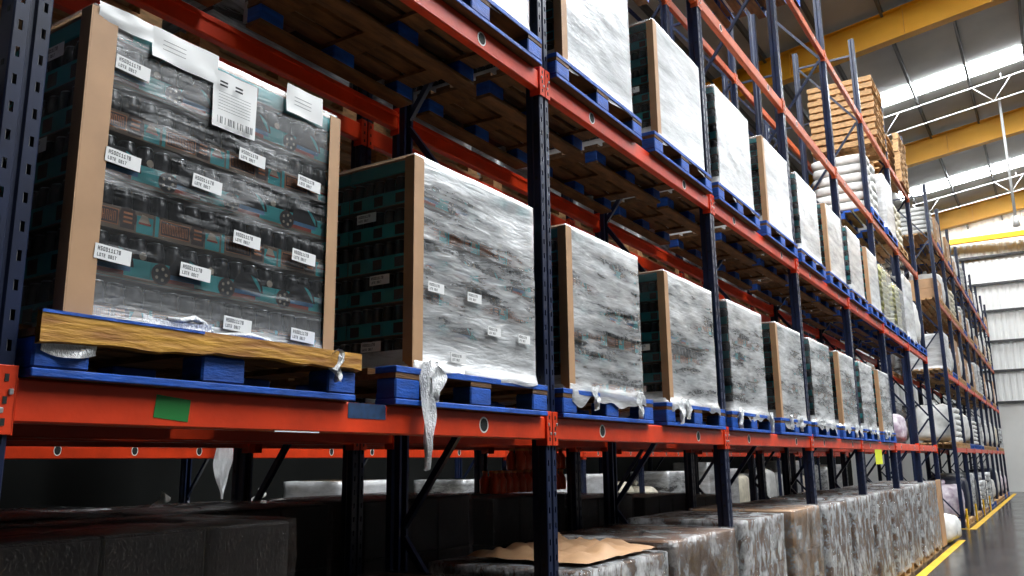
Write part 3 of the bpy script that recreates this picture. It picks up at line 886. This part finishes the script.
def goods(kind, x, y, z, where, group, pal='wood', zs=1.0):
    nm, ds, cat = INFO[kind]
    if pal:
        p_ = put('pallet', FARPAL[pal], None, (x+.02, y, z))
        tag(p_, '%s pallet, %s' % ('blue' if pal == 'blue' else 'wooden', where), 'pallet', 'pallets of ' + group)
        z += .141
    o = empty(nm, (x, y, z)); make_parts(o, KIND[kind]); o.scale = (1, 1, zs)
    return tag(o, '%s, %s' % (ds, where), cat, group)

# second level, far bays
goods('yg_sacks', 0, BAYC(5,0)+.02, at_level(1), 'second shelf, near half of the sixth bay', 'sack loads on the second shelf', 'blue', .66)
goods('yg_sacks', 0, BAYC(5,1), at_level(1), 'second shelf, far half of the sixth bay', 'sack loads on the second shelf', 'blue', .6)
goods('white_wrap', 0, BAYC(6,0)+.05, at_level(1), 'second shelf, near half of the last bay', 'odd loads on the second shelf', 'blue')
goods('white_bag', 0, BAYC(6,1), at_level(1), 'second shelf, far half of the last bay', 'odd loads on the second shelf', 'blue')
# third level
for k in (0, 1):  # first bay and row behind: unseen loads added to block roof light
    for j in range(2):
        goods('grey_wrap', 0, BAYC(k, j), at_level(2), 'third shelf, %s' % lab(k, j), 'wrapped loads on the third shelf', 'blue', .9)
        goods('grey_wrap', -1.33, BAYC(k, j), at_level(2), 'added on row behind, third shelf, %s' % lab(k, j), 'added loads on the row behind', 'blue', .9)
goods('white_sacks', 0, BAYC(5,0)-.1, at_level(2), 'third shelf, near half of the sixth bay', 'sack loads on the third shelf', 'blue')
goods('white_wrap', 0, BAYC(5,1), at_level(2), 'third shelf, far half of the sixth bay', 'wrapped loads on the third shelf', 'blue', .85)
goods('cream_sacks', 0, BAYC(6,0), at_level(2), 'third shelf of the last bay', 'sack loads on the third shelf', 'wood')
# lowest level last bays, nearly empty
goods('pink_bag', -.1, BAYC(5,1), at_level(0), 'lowest shelf of the sixth bay', 'bags on the lowest shelf', None, .6)

# top level: loads in the near bays seen from beneath, then stacks of empty pallets
for k, j in ((3,0),):
    goods('white_sacks', 0, BAYC(k, j), at_level(3), '%s on the top shelf' % lab(k, j), 'goods on the top shelf', 'blue')
def stringer_pallet_mesh(w, d, h, m):
    mb = MB()
    for y in (-w/2+.025, 0, w/2-.025):
        mb.box(-d, 0, y-.025, y+.025, .0185, h-.0195, m)
    for i in range(7):
        x1 = -i*(d-.1)/6
        mb.box(x1-.1, x1, -w/2+.05, w/2-.05, h-.019, h, m)
        if i % 2 == 0: mb.box(x1-.1, x1, -w/2+.05, w/2-.05, 0, .018, m)
    return mb.mesh('pallet')
PSTACK = stringer_pallet_mesh(1.1, 1.16, .132, M['pale_wood'])
PSTACK2 = small_pallet_mesh(1.1, 1.16, M['pale_wood'], M['pale_wood'], .135)
def pallet_stack(x, yc, z, n, label_where, group, me=None):
    rr = random.Random(int(yc*10))
    for i in range(n):
        p_ = put('wooden_pallet', me or PSTACK, None, (x + rr.uniform(-.015,.015), yc + rr.uniform(-.015,.015), z + i*.1365))
        pos = 'bottom' if i == 0 else ('topmost' if i == n-1 else ORD[i] + ' from the bottom')
        tag(p_, 'pallet, %s of the stack %s' % (pos, label_where), 'pallet', group)
pallet_stack(.0, 16.55, at_level(3), 10, 'near on the top shelf', 'stacked pallets, nearer stack')
pallet_stack(.04, 19.25, at_level(3), 8, 'at the far top shelf end', 'stacked pallets, farther stack', PSTACK2)

# ------------------------------------------------------------------ floor-level loads under the first shelf
CRW = {}
def floor_load(kind, x, yc, w, h, label, group, film_='film_crinkle', seed=1, d=1.0, rough=.014):
    z = 0
    p_ = put('pallet', FARPAL['wood'], None, (x, yc, 0)); p_.scale = (1, w/1.16*.98, 1)
    tag(p_, 'pallet under the ' + label, 'pallet', 'floor pallets of ' + group)
    o = empty('wrapped_carton_load', (x, yc, .1415))
    hh = h - .142
    make_parts(o, carton_meshes(2, 3, w-.04, d-.05, hh, M[kind], seed))
    put('stretch_wrap', wrap_mesh(w-.04, d-.05, hh, seed*2.3, skirt=.04, flare=.02, nf=24, ns=22, nz=22, film=M[film_], rough=rough, top=.62), o)
    return tag(o, label, 'wrapped load', group)
GF = 'wrapped floor loads beneath the first shelf'
floor_load('brown', .05, 4.45, 1.12, 1.17, 'crinkly wrapped floor load with crumpled kraft paper on top', GF, seed=1)
def crumple(name, cx, cy, z, w, d, seed, m, label):
    mb = MB(); n = 26; k = mb.mi(m); base = 0
    for i in range(n+1):
        for j in range(n+1):
            u, v = i/n-.5, j/n-.5
            e = 1-max(abs(u), abs(v))*2
            hgt = (.075*abs(noise.noise((u*4.5+seed, v*4.5, 0))) + .04*abs(noise.noise((u*10, v*10+seed, 3))) + .02)*min(1, e*4+.25)
            mb.v.append((cx+u*d+.02*noise.noise((u*6, v*6, seed)), cy+v*w+.03*noise.noise((u*7, v*5+seed, 2)), z+hgt))
    for i in range(n):
        for j in range(n):
            a = i*(n+1)+j
            mb.f.append((a, a+n+1, a+n+2, a+1)); mb.m.append(k); mb.sm.append(True)
    return tag(mb.build(name), label, 'paper')
crumple('crumpled_paper', -.34, 4.48, 1.195, .95, .72, 1.7, M['kraft'], 'crumpled kraft paper lying on the floor-level load near the second upright')
fl = [(BAYC(1,1)-.02,1.24,1.22,'brown')] + [(BAYC(k,j),1.1,1.24+.01*((k*2+j)%3),'kraft' if (k,j) in ((2,1),) else 'brown') for k in range(2,6) for j in range(2)] + [(BAYC(6,0),1.1,1.26,'kraft')]
for i, (yc, w, h, kd) in enumerate(fl):
    floor_load(kd, .05, yc, w, h, 'crinkly wrapped floor load, %s along the row past the papered one' % (ORD[i] if i < 9 else 'last'), GF, 'film_loose' if i in (0, 2) else 'film_crinkle', seed=i+2)
# leaning brown board at the end of that row and the torn film beside it
tag(MB().box(.03, .06, 18.62, 19.25, .02, 1.28, M['kraft'], bev=.006).build('brown_board'), 'plain brown board standing at the end of the floor loads', 'board')
for i, (yy, hh, ww) in enumerate(((19.62, .62, .55), (20.35, .55, .6))):
    mb = lump(MB(), -.35, .25, yy-ww/2, yy+ww/2, 0, hh, M['bag'], i*3.3+1, .14, 12, 3)
    tag(mb.build('white_film_heap'), '%s of the two white film heaps on the floor at the end of the row' % ('nearer','farther')[i], 'film heap', 'white film heaps')
# near, dark end of the floor level
GD = 'dark wrapped loads at the near floor level'
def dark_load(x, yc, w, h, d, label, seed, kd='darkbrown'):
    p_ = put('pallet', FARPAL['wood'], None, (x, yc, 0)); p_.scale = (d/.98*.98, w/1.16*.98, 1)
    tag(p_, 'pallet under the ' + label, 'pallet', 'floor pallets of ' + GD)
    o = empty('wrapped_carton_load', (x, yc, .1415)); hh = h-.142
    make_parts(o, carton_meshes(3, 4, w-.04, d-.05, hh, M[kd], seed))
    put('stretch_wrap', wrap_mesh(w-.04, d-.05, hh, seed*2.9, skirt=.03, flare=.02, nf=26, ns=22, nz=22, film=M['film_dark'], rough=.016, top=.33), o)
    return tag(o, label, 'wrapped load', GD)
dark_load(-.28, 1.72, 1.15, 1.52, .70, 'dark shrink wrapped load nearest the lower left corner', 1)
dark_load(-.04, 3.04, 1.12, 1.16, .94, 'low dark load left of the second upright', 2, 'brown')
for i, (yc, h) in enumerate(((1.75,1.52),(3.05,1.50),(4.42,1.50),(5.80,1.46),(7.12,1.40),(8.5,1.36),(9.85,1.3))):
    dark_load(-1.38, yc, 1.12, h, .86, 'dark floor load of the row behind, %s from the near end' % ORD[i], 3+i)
# orange-capped bottle packs on top of the row behind
def bottle_pack():
    o_parts = []
    for i in range(4):
        for j in range(2):
            mb = MB(); c = (-.05-j*.09, -.135+i*.09)
            mb.lathe(c[0], c[1], [(.034,0),(.042,.01),(.042,.10),(.018,.135),(.018,.150),(.021,.151),(.021,.168),(.002,.169)], 10, [M['amber']]*4+[M['orangecap']]*3)
            o_parts.append(('bottle', mb.mesh('bottle')))
    return o_parts
BP = bottle_pack()
PACKPOS = [(0,0,'left bottom'),(1,0,'middle bottom'),(2,0,'right bottom'),(1,1,'left upper'),(2,1,'right upper')]
for c, r_, nm in PACKPOS:
    o = empty('bottle_pack', (-1.42, 5.55+c*.375, 1.49+r_*.171)); make_parts(o, BP)
    tag(o, 'pack of orange capped bottles on the dark load, %s one' % nm, 'bottle pack', 'orange bottle packs')

# ------------------------------------------------------------------ loads added on the row behind to darken gaps between the front loads
for k in range(6):
    for j in range(2):
        o = goods('grey_wrap', -1.33, BAYC(k, j), at_level(0), 'added on row behind, lowest shelf, %s' % lab(k, j), 'added loads on the row behind', 'wood', .8)

for k in range(5):
    for j in range(2):
        goods('grey_wrap', -1.33, BAYC(k, j), at_level(1), 'added on row behind, second shelf, %s' % lab(k, j), 'added loads on the row behind', 'wood', .8)
o = goods('white_wrap', -5.5, BAYC(1,1), LV[0]-.03+BH*1.4+.001, 'lowest shelf across the rear aisle, hanging film tail', 'shelf loads across the rear aisle', 'wood')
tail(o, .33, .02, -.72, .05, .24, 4.0)
# the bay before the nearest upright, out of the frame: its goods shade what is seen
frame(-.006, Y0-PITCH, 'navy upright rack frame before the nearest one', 'front row upright frames')
for li in (1,):
    beam(-.002, Y0-PITCH/2, LV[li], 'orange front beam before the nearest upright, second shelf level', 'front row front beams')
    beam(-1.055, Y0-PITCH/2, LV[li], 'orange rear beam before the nearest upright, second shelf level', 'front row rear beams', rings=(), flip=True)
    for j in range(2):
        goods('grey_wrap', 0, Y0-PITCH+(.65,2.03)[j], at_level(li), 'unseen second shelf before the nearest upright, %s half' % ('near','far')[j], 'unseen loads before the nearest upright', 'blue', .85)
# ------------------------------------------------------------------ the rack across the rear aisle
FARY = [Y0 + PITCH*k for k in range(15)]
for k in range(1, 14):
    frame(-5.506, FARY[k], 'navy upright frame across the rear aisle, %s from the near end' % ORD[k-1], 'rear aisle upright frames')
for k in range(0, 14):
    beam(-5.502, FARY[k]+PITCH/2, LV[0]-.03, 'orange beam across the rear aisle, %s bay from the near end' % ORD[k], 'rear aisle beams', rings=(-.77, .0, .75)).scale = (1, 1, 1.4)
for k in range(0, 14):
    for j in range(2):
        goods(('white_wrap','white_bag','grey_wrap','cream_bag')[(k*2+j*3+k//2) % 4], -5.55, FARY[k]+(.65 if j == 0 else 2.03), 0, 'floor across the rear aisle, %s' % lab(k, j), 'floor loads across the rear aisle', 'wood', 1.13 if k < 3 else (1.25 if j else 1.1))
        if k > 4: goods(('cream_bag','grey_wrap','white_bag','cartons')[(k+j*2) % 4], -5.55, FARY[k]+(.65 if j == 0 else 2.03), LV[0]-.03+BH*1.4+.001, 'lowest shelf across the rear aisle, %s' % lab(k, j), 'shelf loads across the rear aisle', 'wood')

# ------------------------------------------------------------------ the farther rack beyond the cross aisle
BY = [24.0 + PITCH*k for k in range(9)]
for k, y in enumerate(BY):
    frame(-.006, y, 'navy upright frame of the farther rack, %s from its near end' % ORD[k], 'farther rack upright frames')
for li, z in enumerate(LV):
    for k in range(8):
        beam(-.002, BY[k]+PITCH/2, z, 'orange front beam of the farther rack, %s level, %s bay' % (LVN[li], ORD[k]), 'farther rack front beams', rings=())
        if k < 3:
            beam(-1.055, BY[k]+PITCH/2, z, 'orange rear beam of the farther rack, %s level, %s bay' % (LVN[li], ORD[k]), 'farther rack rear beams', rings=(), flip=True)
rr = random.Random(11)
plan = {0: ['pink_bag','tarp','white_bag','grey_wrap','white_bag','white_sacks'], 1: ['white_bag','white_sacks','white_bag','grey_wrap','cream_bag','white_bag'],
        2: ['white_wrap','white_bag','white_sacks','white_bag','cartons','grey_wrap'], 3: ['cartons_low','white_bag','cream_sacks','cartons_low','white_bag','white_sacks'],
        4: ['white_sacks','cartons','white_sacks','cream_bag','cartons_low','white_bag']}
FL = ['floor','lowest shelf','second shelf','third shelf','top shelf']
for li in range(5):
    for k in range(8):
        for j in range(2):
            kd = plan[li][(2*k+j) % 6] if k < 1 else rr.choice(plan[li])
            y = BY[k] + (.67 if j == 0 else 2.03)
            z = 0.0 if li == 0 else at_level(li-1)
            goods(kd, -.02, y, z, '%s of the farther rack, %s half of its %s bay' % (FL[li], ('near','far')[j], ORD[k]), 'goods on the farther rack, ' + FL[li], 'wood' if rr.random() < .6 else 'blue', rr.uniform(.75, 1.1) if k else (.75 if li in (2, 4) else .95))

for k in range(3):
    frame(-1.305, BY[k], 'navy upright frame in the back row of the farther rack, %s from its near end' % ORD[k], 'farther rack back row frames')
for li in range(1, 4):
    for j in range(2):
        goods('grey_wrap' if (li+j) % 2 else 'white_bag', -1.33, BY[0]+(.67,2.03)[j], at_level(li-1), '%s of the farther back row, %s half' % (FL[li], ('near','far')[j]), 'goods on the farther back row', 'wood')
    beam(-1.301, BY[0]+PITCH/2, LV[li-1], 'orange beam of the farther back row, %s level' % LVN[li-1], 'farther back row beams', rings=())
    beam(-2.255, BY[0]+PITCH/2, LV[li-1], 'orange rear beam of the farther back row, %s level' % LVN[li-1], 'farther back row beams', rings=(), flip=True)
# ------------------------------------------------------------------ floor lines and post guards
tag(MB().box(.14, .27, 2.5, 20.6, .0005, .003, M['yellow']).build('floor_line'), 'yellow painted floor line along the near rack', 'floor line')
tag(MB().box(.10, .24, 23.7, 46.5, .0005, .003, M['yellow']).build('floor_line'), 'yellow painted floor line along the farther rack', 'floor line')
tag(MB().box(-1.1, .098, 23.66, 23.80, .0005, .003, M['yellow']).build('floor_line'), 'short yellow floor line across the end of the farther rack', 'floor line')
for k in range(4):
    mb = MB()
    y = BY[k] if k else BY[0]-.02
    mb.box(.032, .07, y-.09, y+.09, .0035, .42, M['yellow'], bev=.012)
    mb.box(.032, .07, y-.09, y-.07, .0035, .46, M['yellow'], bev=.006); mb.box(.032, .07, y+.07, y+.09, .0035, .46, M['yellow'], bev=.006)
    o = tag(mb.build('post_guard'), 'yellow post guard at the foot of the farther rack, %s from its near end' % ORD[k], 'post guard', 'yellow post guards')

# the carton load beyond the nearest upright, at the left edge of the picture
pallet(.03, Y0-.70, at_level(0), 'blue pallet left of the nearest upright', 'blue pallets on the lowest shelf')
o = empty('wrapped_carton_load', (0, Y0-.70, at_level(0)+PH+.001))
make_parts(o, carton_meshes(2, 4, 1.1, .95, .9, M['red'], 1)); 
put('stretch_wrap', wrap_mesh(1.1, .95, .9, 3.3, skirt=.02, flare=.01, nf=20, ns=16, nz=16, film=M['film_mid'], rough=.006), o)
tag(o, 'reddish carton load in film at the left edge beyond the nearest upright', 'wrapped load')

# ------------------------------------------------------------------ light
w = bpy.data.worlds.new('world'); scn.world = w; w.use_nodes = True
bg = w.node_tree.nodes['Background']; bg.inputs[0].default_value = (.88,.94,1.0,1); bg.inputs[1].default_value = .05
vs = scn.view_settings
vs.view_transform = 'Standard'; vs.look = 'None'; vs.gamma = 1; vs.use_curve_mapping = False
vs.exposure = 0.0
cy = scn.cycles
cy.transparent_max_bounces = 16; cy.max_bounces = 6; cy.diffuse_bounces = 2; cy.glossy_bounces = 3
cy.caustics_reflective = False; cy.caustics_refractive = False
cy.use_denoising = True; cy.sample_clamp_indirect = 6
